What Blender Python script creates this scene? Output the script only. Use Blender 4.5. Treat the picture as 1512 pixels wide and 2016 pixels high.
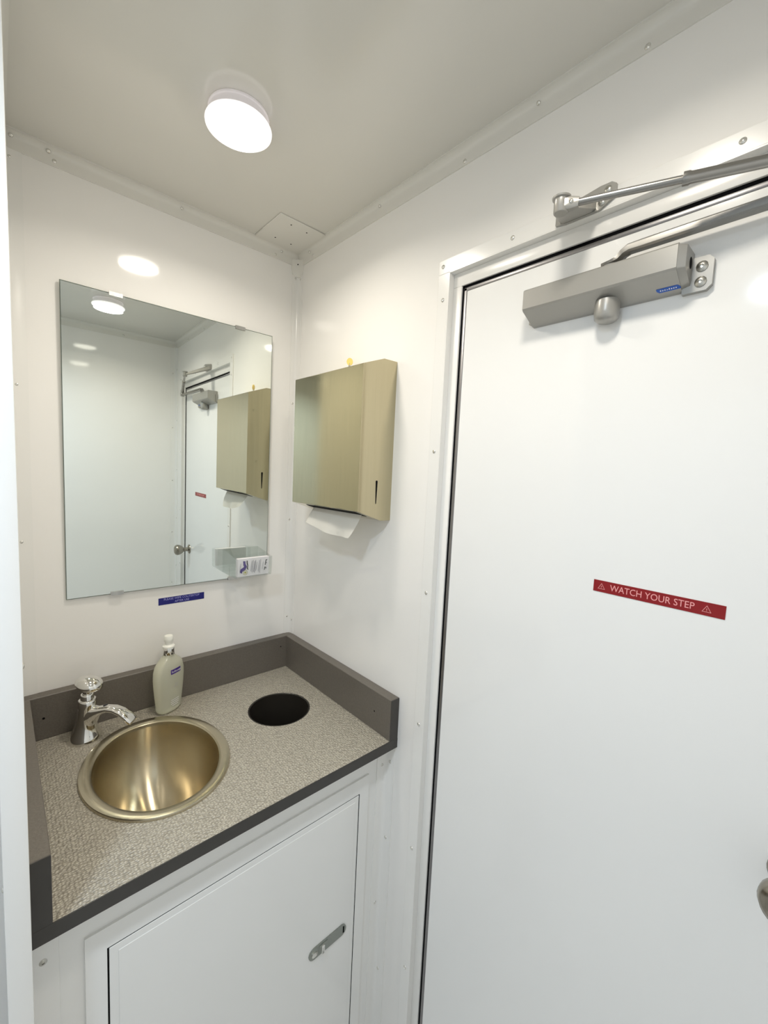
import bpy, bmesh, math, random
from mathutils import Vector, Matrix
for o in list(bpy.data.objects): bpy.data.objects.remove(o, do_unlink=True)
scene = bpy.context.scene
C = scene.collection
random.seed(7)
PI = math.pi

# ------------------------------------------------------------------ camera
cam_d = bpy.data.cameras.new('camera'); cam = bpy.data.objects.new('camera', cam_d); C.objects.link(cam)
cam_d.sensor_fit = 'HORIZONTAL'; cam_d.sensor_width = 36.0
cam_d.lens = 833.03 / 1512 * 36.0
cam_d.clip_start = 0.01
_r = Vector((0.73906827, -0.67203037, 0.04640336)); _u = Vector((0.02713209, 0.09852661, 0.99476447)); _f = Vector((0.67308391, 0.73393984, -0.09105148))
_m = Matrix.Identity(4)
for i in range(3):
    _m[i][0] = _r[i]; _m[i][1] = _u[i]; _m[i][2] = -_f[i]
_m[0][3], _m[1][3], _m[2][3] = -0.689415, -1.179643, 1.482425
cam.matrix_world = _m
scene.camera = cam
# ------------------------------------------------------------------ world, exposure
world = bpy.data.worlds.new('world'); scene.world = world; world.use_nodes = True
world.node_tree.nodes['Background'].inputs[0].default_value = (.6, .7, .85, 1)
world.node_tree.nodes['Background'].inputs[1].default_value = .05
scene.view_settings.view_transform = 'Standard'
scene.view_settings.look = 'None'
scene.view_settings.exposure = 0.0
scene.view_settings.gamma = 1.0
scene.view_settings.use_curve_mapping = False
try:
    scene.cycles.diffuse_bounces = 8; scene.cycles.glossy_bounces = 8; scene.cycles.max_bounces = 16; scene.cycles.transparent_max_bounces = 32
except Exception: pass
LAMP_W = 2.2                                  # watts of light from each lamp
LAMP_WARM = (1.0, .93, .815, 1)
LAMP_COOL = (.68, .83, 1.0, 1)

# ------------------------------------------------------------------ materials
def mat(name, col, rough=.5, metal=0., **k):
    m = bpy.data.materials.new(name); m.use_nodes = True
    nt = m.node_tree; b = nt.nodes['Principled BSDF']
    c = tuple(col) + (1,) if len(col) == 3 else col
    b.inputs['Base Color'].default_value = c
    b.inputs['Roughness'].default_value = rough
    b.inputs['Metallic'].default_value = metal
    for kk, v in k.items():
        if kk in b.inputs: b.inputs[kk].default_value = v
    return m
def N(m, t): return m.node_tree.nodes.new(t)
def Lk(m, a, b): m.node_tree.links.new(a, b)
def B(m): return m.node_tree.nodes['Principled BSDF']
def coords(m, scale=(1, 1, 1)):
    tc = N(m, 'ShaderNodeTexCoord'); mp = N(m, 'ShaderNodeMapping'); mp.inputs['Scale'].default_value = scale
    Lk(m, tc.outputs['Object'], mp.inputs['Vector']); return mp.outputs['Vector']
def noise_col(m, c1, c2, scale=40, det=4, sc=(1, 1, 1), lo=.35, hi=.65):
    n = N(m, 'ShaderNodeTexNoise'); n.inputs['Scale'].default_value = scale; n.inputs['Detail'].default_value = det
    Lk(m, coords(m, sc), n.inputs['Vector'])
    r = N(m, 'ShaderNodeValToRGB'); r.color_ramp.elements[0].position = lo; r.color_ramp.elements[1].position = hi
    r.color_ramp.elements[0].color = tuple(c1) + (1,); r.color_ramp.elements[1].color = tuple(c2) + (1,)
    Lk(m, n.outputs['Fac'], r.inputs['Fac']); Lk(m, r.outputs['Color'], B(m).inputs['Base Color']); return n
def noise_bump(m, scale=200, strength=.1, dist=.001, sc=(1, 1, 1)):
    n = N(m, 'ShaderNodeTexNoise'); n.inputs['Scale'].default_value = scale; n.inputs['Detail'].default_value = 3
    Lk(m, coords(m, sc), n.inputs['Vector'])
    b = N(m, 'ShaderNodeBump'); b.inputs['Strength'].default_value = strength; b.inputs['Distance'].default_value = dist
    Lk(m, n.outputs['Fac'], b.inputs['Height']); Lk(m, b.outputs['Normal'], B(m).inputs['Normal']); return b

M = {}
def white(name, c, rough, bump=.04, scale=7):
    m = mat(name, c, rough); noise_col(m, tuple(x * .985 for x in c), c, 3.0, 3)
    noise_bump(m, scale, bump, .002); M[name] = m; return m
white('wall_white', (.875, .86, .835), .07)
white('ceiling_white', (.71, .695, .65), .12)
white('trim_white', (.85, .84, .815), .2)
white('cove_white', (.76, .745, .70), .2)
white('door_white', (.87, .87, .86), .08, .06, 9)
white('cabinet_white', (.85, .845, .825), .18)
M['floor_vinyl'] = mat('floor_vinyl', (.7, .69, .67), .35); noise_col(M['floor_vinyl'], (.66, .65, .63), (.74, .73, .71), 60)
def brushed(name, c, rough, sc, aniso=0., amt=.12):
    m = mat(name, c, rough, 1.0)
    n = noise_col(m, tuple(x * (1 - amt) for x in c), tuple(min(1, x * (1 + amt)) for x in c), 30, 3, sc, .3, .7)
    noise_bump(m, 40, .06, .0004, sc)
    B(m).inputs['Anisotropic'].default_value = aniso
    M[name] = m; return m
brushed('brushed_steel', (.53, .475, .325), .10, (6, 6, .25), amt=.02)
brushed('frame_aluminium', (.55, .545, .53), .3, (3, .2, .2))
brushed('edge_aluminium', (.27, .265, .27), .35, (3, .2, .2))
M['knob_nickel'] = mat('knob_nickel', (.34, .31, .26), .22, 1.0)
M['closer_paint'] = mat('closer_paint', (.39, .38, .355), .32, .45); noise_bump(M['closer_paint'], 600, .08, .0003)
M['arm_steel'] = mat('arm_steel', (.33, .32, .30), .27, .9)
M['sink_steel'] = mat('sink_steel', (.58, .51, .37), .25, 1.0, Anisotropic=.9)
B(M['sink_steel']).inputs['Anisotropic Rotation'].default_value = .25
_t = N(M['sink_steel'], 'ShaderNodeTangent'); _t.direction_type = 'RADIAL'; _t.axis = 'Z'
Lk(M['sink_steel'], _t.outputs['Tangent'], B(M['sink_steel']).inputs['Tangent'])
noise_bump(M['sink_steel'], 60, .03, .0005)
M['rim_steel'] = mat('rim_steel', (.55, .50, .38), .24, 1.0)
M['chrome'] = mat('chrome', (.82, .81, .78), .05, 1.0)
M['rivet_metal'] = mat('rivet_metal', (.75, .74, .70), .25, .85)
M['screw_metal'] = mat('screw_metal', (.55, .54, .50), .3, 1.0)
M['dark_hole'] = mat('dark_hole', (.006, .006, .006), .6)
M['gap_black'] = mat('gap_black', (.004, .004, .005), .9)
B(M['gap_black']).inputs['Specular IOR Level'].default_value = .05
B(M['dark_hole']).inputs['Specular IOR Level'].default_value = .05
M['bin_liner'] = mat('bin_liner', (.006, .016, .008), .45)
M['lock_steel'] = mat('lock_steel', (.6, .58, .5), .3, 1.0)
M['key_plastic'] = mat('key_plastic', (.85, .62, .16), .3)
m = M['paper'] = mat('paper', (.88, .87, .83), .9); noise_bump(m, 900, .25, .0005)
M['card'] = mat('card', (.86, .83, .86), .5)
M['white_plastic'] = mat('white_plastic', (.88, .88, .82), .3)
m = M['soap_bottle'] = mat('soap_bottle', (.93, .93, .79), .10); B(m).inputs['Transmission Weight'].default_value = .60; B(m).inputs['IOR'].default_value = 1.33
M['soap_liquid'] = M['soap_bottle']
M['purple_ink'] = mat('purple_ink', (.045, .012, .22), .35)
M['white_ink'] = mat('white_ink', (.86, .86, .88), .45)
M['grey_ink'] = mat('grey_ink', (.30, .29, .33), .5)
M['black_ink'] = mat('black_ink', (.03, .03, .035), .5)
M['yellow_ink'] = mat('yellow_ink', (.50, .46, .10), .5)
M['pale_label'] = mat('pale_label', (.62, .74, .76), .4)
M['red_vinyl'] = mat('red_vinyl', (.25, .002, .005), .35)
M['pink_ink'] = mat('pink_ink', (.83, .36, .36), .45)
M['blue_vinyl'] = mat('blue_vinyl', (.004, .004, .16), .35)
M['pale_blue_ink'] = mat('pale_blue_ink', (.36, .36, .70), .45)
M['badge_blue'] = mat('badge_blue', (.01, .10, .48), .3)
# mirror
M['mirror_silver'] = mat('mirror_silver', (.84, .88, .84), .0, 1.0)
M['glass_edge'] = mat('glass_edge', (.60, .66, .60), .15)
# clear acrylic: thin sheet, part see-through, part gloss
m = bpy.data.materials.new('clear_acrylic'); m.use_nodes = True; nt = m.node_tree
for n in list(nt.nodes):
    if n.type != 'OUTPUT_MATERIAL': nt.nodes.remove(n)
tr = nt.nodes.new('ShaderNodeBsdfTransparent'); tr.inputs[0].default_value = (.955, .965, .96, 1)
gl = nt.nodes.new('ShaderNodeBsdfGlossy'); gl.inputs['Roughness'].default_value = .05; gl.inputs[0].default_value = (.95, .95, .95, 1)
lw = nt.nodes.new('ShaderNodeLayerWeight'); lw.inputs[0].default_value = .5
pw = nt.nodes.new('ShaderNodeMath'); pw.operation = 'POWER'; pw.inputs[1].default_value = 4.0; nt.links.new(lw.outputs['Facing'], pw.inputs[0])
fr = nt.nodes.new('ShaderNodeMath'); fr.operation = 'MULTIPLY_ADD'; fr.inputs[1].default_value = .8; fr.inputs[2].default_value = .05; nt.links.new(pw.outputs[0], fr.inputs[0])
mx = nt.nodes.new('ShaderNodeMixShader'); nt.links.new(fr.outputs[0], mx.inputs[0]); nt.links.new(tr.outputs[0], mx.inputs[1]); nt.links.new(gl.outputs[0], mx.inputs[2])
nt.links.new(mx.outputs[0], [n for n in nt.nodes if n.type == 'OUTPUT_MATERIAL'][0].inputs[0]); M['clear_acrylic'] = m
# lamp materials
def emis(name, col, s):
    m = mat(name, (.9, .9, .9), .3); B(m).inputs['Emission Color'].default_value = col; B(m).inputs['Emission Strength'].default_value = s; M[name] = m
emis('lamp_lens_warm', LAMP_WARM, 14); emis('lamp_lens_cool', LAMP_COOL, 20)
emis('lamp_side_warm', (1, .95, .95, 1), .75)
emis('lamp_body', (1, .93, .92, 1), .22); B(M['lamp_body']).inputs['Base Color'].default_value = (.6, .57, .57, 1)
# countertop laminate: pebbled
m = M['laminate'] = mat('laminate', (.36, .33, .275), .29)
M['laminate_edge'] = mat('laminate_edge', (.045, .041, .037), .4)
v = N(m, 'ShaderNodeTexVoronoi'); v.feature = 'SMOOTH_F1'; v.inputs['Scale'].default_value = 205; v.inputs['Smoothness'].default_value = .15; v.inputs['Randomness'].default_value = .6
Lk(m, coords(m, (1, 1.25, 1)), v.inputs['Vector'])
cr = N(m, 'ShaderNodeValToRGB'); cr.color_ramp.elements[0].position = .12; cr.color_ramp.elements[1].position = .62
cr.color_ramp.elements[0].color = (.565, .525, .435, 1); cr.color_ramp.elements[1].color = (.37, .338, .280, 1)  # bead highlights and groove shade put into the base colour
Lk(m, v.outputs['Distance'], cr.inputs['Fac']); Lk(m, cr.outputs['Color'], B(m).inputs['Base Color'])
pw = N(m, 'ShaderNodeMath'); pw.operation = 'POWER'; pw.inputs[1].default_value = 1.8; Lk(m, v.outputs['Distance'], pw.inputs[0])
b = N(m, 'ShaderNodeBump'); b.invert = True; b.inputs['Strength'].default_value = 1.0; b.inputs['Distance'].default_value = .0032
Lk(m, pw.outputs[0], b.inputs['Height']); Lk(m, b.outputs['Normal'], B(m).inputs['Normal'])

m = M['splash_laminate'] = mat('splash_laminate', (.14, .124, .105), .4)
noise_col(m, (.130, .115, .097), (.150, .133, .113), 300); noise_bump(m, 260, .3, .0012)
M['latch_metal'] = mat('latch_metal', (.36, .38, .35), .28, 1.0)

# ------------------------------------------------------------------ mesh helpers
def bmn(): return bmesh.new()
def box(bm, x0, x1, y0, y1, z0, z1, bev=0., seg=2):
    x0, x1 = sorted((x0, x1)); y0, y1 = sorted((y0, y1)); z0, z1 = sorted((z0, z1))
    v = [bm.verts.new(p) for p in [(x0, y0, z0), (x1, y0, z0), (x1, y1, z0), (x0, y1, z0), (x0, y0, z1), (x1, y0, z1), (x1, y1, z1), (x0, y1, z1)]]
    fs = [bm.faces.new([v[i] for i in q]) for q in [(0, 3, 2, 1), (4, 5, 6, 7), (0, 1, 5, 4), (1, 2, 6, 5), (2, 3, 7, 6), (3, 0, 4, 7)]]
    if bev:
        es = set(e for f in fs for e in f.edges)
        bmesh.ops.bevel(bm, geom=list(es), offset=bev, segments=seg, profile=.5, affect='EDGES')
    return bm
def loft(bm, rings, cap=True, close=True):
    R = [[bm.verts.new(p) for p in r] for r in rings]; n = len(R[0])
    for a, c in zip(R[:-1], R[1:]):
        for i in range(n if close else n - 1):
            j = (i + 1) % n
            bm.faces.new([a[i], a[j], c[j], c[i]])
    if cap and close:
        bm.faces.new(list(reversed(R[0]))); bm.faces.new(R[-1])
    return bm
def lathe(bm, prof, c=(0, 0, 0), n=32, sx=1., sy=1., cap=True):
    rings = [[(c[0] + r * sx * math.cos(2 * PI * i / n), c[1] + r * sy * math.sin(2 * PI * i / n), c[2] + z) for i in range(n)] for r, z in prof]
    return loft(bm, rings, cap)
def tube(bm, pts, rad, n=12, cap=True):
    pts = [Vector(p) for p in pts]
    if not hasattr(rad, '__len__'): rad = [rad] * len(pts)
    rings = []; prev = None
    for i, p in enumerate(pts):
        t = (pts[min(i + 1, len(pts) - 1)] - pts[max(i - 1, 0)]).normalized()
        a = prev if prev is not None else (Vector((0, 0, 1)) if abs(t.z) < .9 else Vector((1, 0, 0)))
        u = (a - t * a.dot(t)).normalized(); w = t.cross(u); prev = u
        rings.append([p + (u * math.cos(2 * PI * k / n) + w * math.sin(2 * PI * k / n)) * rad[i] for k in range(n)])
    return loft(bm, rings, cap)
def prism(bm, poly, fn0, fn1):
    """poly of 2D points; fn0/fn1 map them to the two end faces"""
    a = [bm.verts.new(fn0(*p)) for p in poly]; c = [bm.verts.new(fn1(*p)) for p in poly]; n = len(poly)
    bm.faces.new(list(reversed(a))); bm.faces.new(c)
    for i in range(n): bm.faces.new([a[i], a[(i + 1) % n], c[(i + 1) % n], c[i]])
    return bm
def xform(bm, mtx): bmesh.ops.transform(bm, matrix=mtx, verts=bm.verts); return bm
WL = {}
def wloc(o): return WL.get(o.name, Vector((0, 0, 0))) if o else Vector((0, 0, 0))
def mk(name, bm, m, parent=None, smooth=None, loc=None, kind=None):
    """link a bmesh (in world coordinates) as one object; origin at its parent's, or at loc"""
    bmesh.ops.recalc_face_normals(bm, faces=bm.faces)
    base = Vector(loc) if loc is not None else wloc(parent)
    bmesh.ops.translate(bm, vec=-base, verts=bm.verts)
    me = bpy.data.meshes.new(name); bm.to_mesh(me); bm.free()
    ms = m if isinstance(m, (list, tuple)) else [m]
    for x in ms: me.materials.append(M[x])
    if smooth is not None:
        me.polygons.foreach_set('use_smooth', [True] * len(me.polygons))
        me.set_sharp_from_angle(angle=math.radians(smooth))
    o = bpy.data.objects.new(name, me); C.objects.link(o)
    if parent: o.parent = parent
    o.location = base - wloc(parent); WL[o.name] = base
    if kind: o['kind'] = kind
    return o
def tag(o, label, cat, group=None):
    o['label'] = label; o['category'] = cat
    if group: o['group'] = group
    return o
def thing(name, label, cat, loc, group=None):
    o = bpy.data.objects.new(name, None); C.objects.link(o); o.location = loc; o.empty_display_size = .05
    WL[o.name] = Vector(loc)
    return tag(o, label, cat, group)
def struct(name, bm, m, smooth=None): return mk(name, bm, m, None, smooth, kind='structure')
# small shared fastener meshes: axis +Z, base at 0
def small_mesh(name, prof, m, n=12):
    bm = lathe(bmn(), prof, n=n); bmesh.ops.recalc_face_normals(bm, faces=bm.faces)
    me = bpy.data.meshes.new(name); bm.to_mesh(me); bm.free(); me.materials.append(M[m])
    me.polygons.foreach_set('use_smooth', [True] * len(me.polygons)); me.set_sharp_from_angle(angle=math.radians(50)); return me
RIVET = small_mesh('rivet', [(.0042, -.0003), (.0042, .0004), (.0032, .0013), (.0015, .0018), (.0012, .0010), (.0004, .0008)], 'rivet_metal')
SCREW = small_mesh('screw', [(.0060, -.0003), (.0060, .0008), (.0045, .0020), (.0020, .0026), (.0016, .0010), (.0005, .0009)], 'screw_metal')
HOLE = small_mesh('plug', [(.0026, -.0003), (.0026, .0003), (.0004, .0003)], 'dark_hole')
def fasten(name, me, pos, nrm, parent, s=1.):
    o = bpy.data.objects.new(name, me); C.objects.link(o); o.parent = parent
    o.location = Vector(pos) - wloc(parent); o.rotation_mode = 'QUATERNION'
    o.rotation_quaternion = Vector(nrm).to_track_quat('Z', 'Y'); o.scale = (s, s, s)
    return o
def text_bm(s, size, font_dir, up_dir, origin, align='CENTER', depth=.00015, xs=1.0):
    """lettering laid flat: origin = centre of the line, returned as a bmesh in world coordinates"""
    cu = bpy.data.curves.new('t', 'FONT'); cu.body = s; cu.size = size; cu.align_x = align; cu.align_y = 'CENTER'; cu.extrude = depth; cu.resolution_u = 3
    to = bpy.data.objects.new('t', cu); C.objects.link(to)
    dg = bpy.context.evaluated_depsgraph_get(); me = bpy.data.meshes.new_from_object(to.evaluated_get(dg))
    bpy.data.objects.remove(to); bpy.data.curves.remove(cu)
    bm = bmn(); bm.from_mesh(me); bpy.data.meshes.remove(me)
    a = Vector(font_dir).normalized(); u = Vector(up_dir).normalized(); w = a.cross(u)
    mt = Matrix(((a.x * xs, u.x, w.x, origin[0]), (a.y * xs, u.y, w.y, origin[1]), (a.z * xs, u.z, w.z, origin[2]), (0, 0, 0, 1)))
    return xform(bm, mt)

# ------------------------------------------------------------------ room shell
ZC = 2.118; YF = -1.40; XL = -1.55; PX0, PX1 = -.696, -.676
struct('floor', box(bmn(), XL - .04, .06, YF - .04, .04, -.04, 0), 'floor_vinyl')
struct('ceiling', box(bmn(), XL - .04, .06, YF - .04, .04, ZC, ZC + .04), 'ceiling_white')
struct('wall_back', box(bmn(), XL - .04, .06, 0, .04, 0, ZC), 'wall_white')
struct('wall_front', box(bmn(), XL - .04, .06, YF - .04, YF, 0, ZC), 'wall_white')
struct('wall_left', box(bmn(), XL - .04, XL, YF, 0, 0, ZC), 'wall_white')
DY0, DY1, DZ = -.5935, -1.287, 1.893               # door opening
bm = bmn(); box(bm, 0, .06, 0, DY0, 0, ZC); box(bm, 0, .06, DY1, YF, 0, ZC); box(bm, 0, .06, DY0, DY1, DZ, ZC)
struct('wall_right', bm, 'wall_white')
struct('wall_partition', box(bmn(), PX0, PX1, 0, -.53, 0, ZC), 'wall_white')

# cove trims between walls and ceiling
def cove_profile():
    p = [(0, ZC), (.017, ZC), (.017, ZC - .0025)]
    for k in range(1, 6):
        a = k / 6 * PI / 2
        p.append((.003 + .013 * (1 - math.sin(a)), ZC - .002 - .0125 * (1 - math.cos(a))))
    p += [(.003, ZC - .0155), (.0022, ZC - .033), (0, ZC - .033)]
    return p
CP = cove_profile()
tn = [0]
def trim(bm, m='trim_white', smooth=40):
    tn[0] += 1; return struct('trim_%d' % tn[0], bm, m, smooth)
t_back = trim(prism(bmn(), CP, lambda a, z: (PX1, -a, z), lambda a, z: (0, -a, z)), 'cove_white')
t_right = trim(prism(bmn(), CP, lambda a, z: (-a, 0, z), lambda a, z: (-a, YF, z)), 'cove_white')
t_front = trim(prism(bmn(), CP, lambda a, z: (XL, YF + a, z), lambda a, z: (0, YF + a, z)), 'cove_white')
t_part = trim(prism(bmn(), CP, lambda a, z: (PX1 + a, 0, z), lambda a, z: (PX1 + a, -.526, z)), 'cove_white')
# vertical corner trims: (corner x, y, sign x, sign y, flange a on the x wall, flange b on the y wall)
def corner_trim(cx, cy, sx, sy, fa, fb, z0, z1):
    p = [(0, 0), (fa, 0), (fa, .0018), (.011, .0024), (.0055, .0055), (.0024, .011), (.0018, fb), (0, fb)]
    return trim(prism(bmn(), p, lambda a, b: (cx + sx * a, cy + sy * b, z0), lambda a, b: (cx + sx * a, cy + sy * b, z1)))
t_c1 = corner_trim(0, 0, -1, -1, .022, .022, .956, ZC - .030)
t_c2 = corner_trim(PX1, 0, 1, -1, .040, .030, .956, ZC - .030)
t_c3 = corner_trim(0, YF, -1, 1, .030, .026, 0, ZC - .030)
t_c4 = corner_trim(0, -.475, -1, -1, .028, .032, 0, .832)
# corner cap under the ceiling
p = [(0, 0), (.026, 0), (.026, .0035), (.016, .007), (.007, .016), (.0035, .026), (0, .026)]
def cap_ring(s, z): return [(-a * s, -b * s, z) for a, b in p]
t_cap = trim(loft(bmn(), [cap_ring(1, ZC - .016), cap_ring(1, ZC - .045), cap_ring(.92, ZC - .056), cap_ring(.7, ZC - .064)]), 'cove_white', 35)
fasten('screw', HOLE, (-.0115, -.0115, ZC - .030), (-1, -1, 0), t_cap, .7)
# cover plate in the ceiling corner
t_plate = trim(box(bmn(), -.150, -.014, -.160, -.014, ZC - .0035, ZC, .0012, 1), 'cove_white')
for x, y in [(-.106, -.135), (-.058, -.133), (-.106, -.049), (-.058, -.050)]:
    fasten('screw', HOLE, (x, y, ZC - .0035), (0, 0, -1), t_plate, .8)
# end cap of the partition
t_end = trim(box(bmn(), -.6975, -.6737, -.525, -.566, 0, ZC, .0015, 2), 'trim_white')
fasten('rivet', RIVET, (-.6737, -.552, 1.240), (1, 0, 0), t_end)
fasten('rivet', RIVET, (-.6975, -.545, .965), (-1, 0, 0), t_end)
# rivets
for y, z in [(-.9296, 2.092), (-.6155, 2.092), (-1.18, 2.092)]: fasten('rivet', RIVET, (-.0024, y, z), (-1, 0, 0), t_right)
for y in (-.7677, -.3686): fasten('rivet', RIVET, (-.0058, y, 2.1085), (-1, 0, -.6), t_right, .8)
fasten('rivet', RIVET, (-.0058, -.064, 2.108), (-1, 0, -.6), t_right, .8); fasten('rivet', RIVET, (-.0024, -.079, 2.096), (-1, 0, 0), t_right, .8)
fasten('rivet', RIVET, (-.584, -.0024, 2.0955), (0, -1, 0), t_back); fasten('rivet', RIVET, (-.594, -.0058, 2.1085), (0, -1, -.6), t_back)
fasten('rivet', RIVET, (-.335, -.0058, 2.1085), (0, -1, -.6), t_back, .8)
fasten('rivet', RIVET, (-.0797, -.0024, 2.095), (0, -1, 0), t_back, .8); fasten('rivet', RIVET, (-.0622, -.0058, 2.108), (0, -1, -.6), t_back, .8)
fasten('rivet', RIVET, (-.652, -.0058, 2.1085), (0, -1, -.6), t_back, .9)
fasten('rivet', RIVET, (-.6702, -.080, 2.1085), (1, 0, -.6), t_part, .9); fasten('rivet', RIVET, (-.6702, -.40, 2.1085), (1, 0, -.6), t_part, .9)
for z in (2.050, 1.683, 1.3245, 1.011): fasten('rivet', RIVET, (-.0125, -.0024, z), (0, -1, 0), t_c1, .8)
for z in (2.048, 1.50, 1.001): fasten('rivet', RIVET, (-.0024, -.0125, z), (-1, 0, 0), t_c1, .8)
for z in (2.07, 1.63, 1.30): fasten('rivet', RIVET, (-.655, -.002, z), (0, -1, 0), t_c2, .7)
for k in range(6):
    fasten('rivet', RIVET, (-.02, YF + .002, .50 + k * .29), (0, 1, 0), t_c3, .8)
    fasten('rivet', RIVET, (-.002, YF + .018, .62 + k * .27), (-1, 0, 0), t_c3, .8)
for y, z in [(-.491, .584), (-.487, .219), (-.494, .785)]: fasten('rivet', RIVET, (-.002, y, z), (-1, 0, 0), t_c4)
for x, z in [(-.014, .404), (-.012, .772)]: fasten('rivet', RIVET, (x, -.477, z), (0, -1, 0), t_c4)
for k in range(4): fasten('rivet', RIVET, (-.25 - k * .33, YF + .0024, 2.096), (0, 1, 0), t_front)

# ------------------------------------------------------------------ door
door = bpy.data.objects.new('door_1', None); C.objects.link(door); door.location = (.012, -.94, 0); WL[door.name] = Vector((.012, -.94, 0)); door['kind'] = 'structure'
XD = .012
cas_l = mk('casing', box(bmn(), -.0035, .0005, -.5656, DY0, 0, DZ, .0008, 1), 'trim_white', door)
cas_t = mk('casing', box(bmn(), -.0035, .0005, -.5656, DY1 - .028, DZ, DZ + .028, .0008, 1), 'trim_white', door)
cas_r = mk('casing', box(bmn(), -.0035, .0005, DY1, DY1 - .028, 0, DZ, .0008, 1), 'trim_white', door)
mk('reveal', box(bmn(), -.0035, .058, DY0 + .0004, DY0 - .0015, 0, DZ), 'trim_white', door)
mk('reveal', box(bmn(), -.0035, .058, DY1 - .0004, DY1 + .0015, 0, DZ), 'trim_white', door)
mk('reveal', box(bmn(), -.0035, .058, DY0, DY1, DZ + .0004, DZ - .0015), 'trim_white', door)
JL, JR, JT = -.616, -1.2725, 1.8645
mk('jamb', box(bmn(), XD - .001, .058, DY0 - .0015, JL, 0, JT, .0012, 2), 'trim_white', door, 40)
mk('jamb', box(bmn(), XD - .001, .058, DY1 + .0015, JR, 0, JT, .0012, 2), 'trim_white', door, 40)
mk('jamb', box(bmn(), XD - .001, .058, DY0 - .0015, DY1 + .0015, JT, DZ - .0015, .0012, 2), 'trim_white', door, 40)
GL, GR, GT = -.6225, -1.2575, 1.858               # outer edge of the door leaf
bm = bmn(); box(bm, .0145, .056, JL, JL - .0045, 0, JT); box(bm, .0125, .056, JR, JR + .0085, 0, JT); box(bm, .0145, .056, JL, JR, JT - .0045, JT)
box(bm, .040, .056, JL, GL - .004, 0, JT); box(bm, .040, .056, JR, GR + .004, 0, JT); box(bm, .040, .056, JL, JR, GT - .004, JT)
mk('gap_shade_strips', bm, 'gap_black', door)  # black strips added round the leaf, painting the deep shade of its gap
EW = .0075
mk('edge_strip', box(bmn(), XD - .001, .05, GL, GL - EW, .01, GT, .0015, 2), 'edge_aluminium', door, 40)
mk('edge_strip', box(bmn(), XD - .001, .05, GR, GR + EW, .01, GT, .0015, 2), 'edge_aluminium', door, 40)
mk('edge_strip', box(bmn(), XD - .001, .05, GL, GR, GT - EW, GT, .0015, 2), 'edge_aluminium', door, 40)
leaf = mk('door_leaf', box(bmn(), XD, .046, GL - EW, GR + EW, .01, GT - EW), 'door_white', door)
mk('threshold', box(bmn(), -.003, .06, DY0, DY1, 0, .009, .001, 1), 'frame_aluminium', door)
for z in (1.8416, 1.5334, 1.2266, .9234, .6213, .3141): fasten('rivet', RIVET, (-.0035, -.580, z), (-1, 0, 0), cas_l)
for z in (1.85, 1.53, 1.22, .92, .62): fasten('rivet', RIVET, (-.0035, DY1 - .014, z), (-1, 0, 0), cas_r)
for y in (-.5766, -.735, -1.05, -1.30): fasten('rivet', RIVET, (-.0035, y, DZ + .0147), (-1, 0, 0), cas_t)
# tulip knob: axis along -x
def lathe_x(bm, prof, c, n=28):
    rings = [[(c[0] - h, c[1] + r * math.cos(2 * PI * i / n), c[2] + r * math.sin(2 * PI * i / n)) for i in range(n)] for r, h in prof]
    return loft(bm, rings)
KC = (XD, -1.180, 1.018)
knob = mk('door_knob', lathe_x(bmn(), [(.011, .008), (.010, .022), (.012, .030), (.0215, .040), (.0262, .052), (.0270, .060), (.0245, .068), (.018, .0725), (.008, .074), (.001, .074)], KC), 'knob_nickel', door, 50)
mk('rose', lathe_x(bmn(), [(.024, -.001), (.024, .002), (.021, .005), (.012, .008)], KC), 'knob_nickel', knob, 50)
# red sticker
stk = thing('warning_sticker', 'red strip sticker reading WATCH YOUR STEP on the white door', 'sticker', (XD, -1.003, 1.3205))
mk('vinyl_strip', box(bmn(), XD - .0006, XD + .0002, -.9194, -1.0867, 1.3115, 1.3298), 'red_vinyl', stk)
FD, UP = (0, -1, 0), (0, 0, 1)
mk('lettering', text_bm('WATCH YOUR STEP', .0138, FD, UP, (XD - .0007, -.9985, 1.3206), xs=.865), 'pink_ink', stk)
def tri_ring(cy, cz, s, w):
    bm = bmn()
    def P(rr): return [(cy + rr * math.cos(a), cz + rr * math.sin(a)) for a in (PI / 2, PI * 7 / 6, PI * 11 / 6)]
    o_, i_ = P(s), P(s - w)
    vo = [bm.verts.new((XD - .0008, y, z)) for y, z in o_]; vi = [bm.verts.new((XD - .0008, y, z)) for y, z in i_]
    for k in range(3): bm.faces.new([vo[k], vo[(k + 1) % 3], vi[(k + 1) % 3], vi[k]])
    box(bm, XD - .0008, XD - .0006, cy - .0003, cy + .0003, cz - .0003, cz + .002)
    box(bm, XD - .0008, XD - .0006, cy - .0003, cy + .0003, cz - .0015, cz - .0009)
    return bm
mk('triangle_mark', tri_ring(-.9315, 1.3195, .0062, .0011), 'pink_ink', stk)
mk('triangle_mark', tri_ring(-1.0665, 1.3195, .0062, .0011), 'pink_ink', stk)

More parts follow.
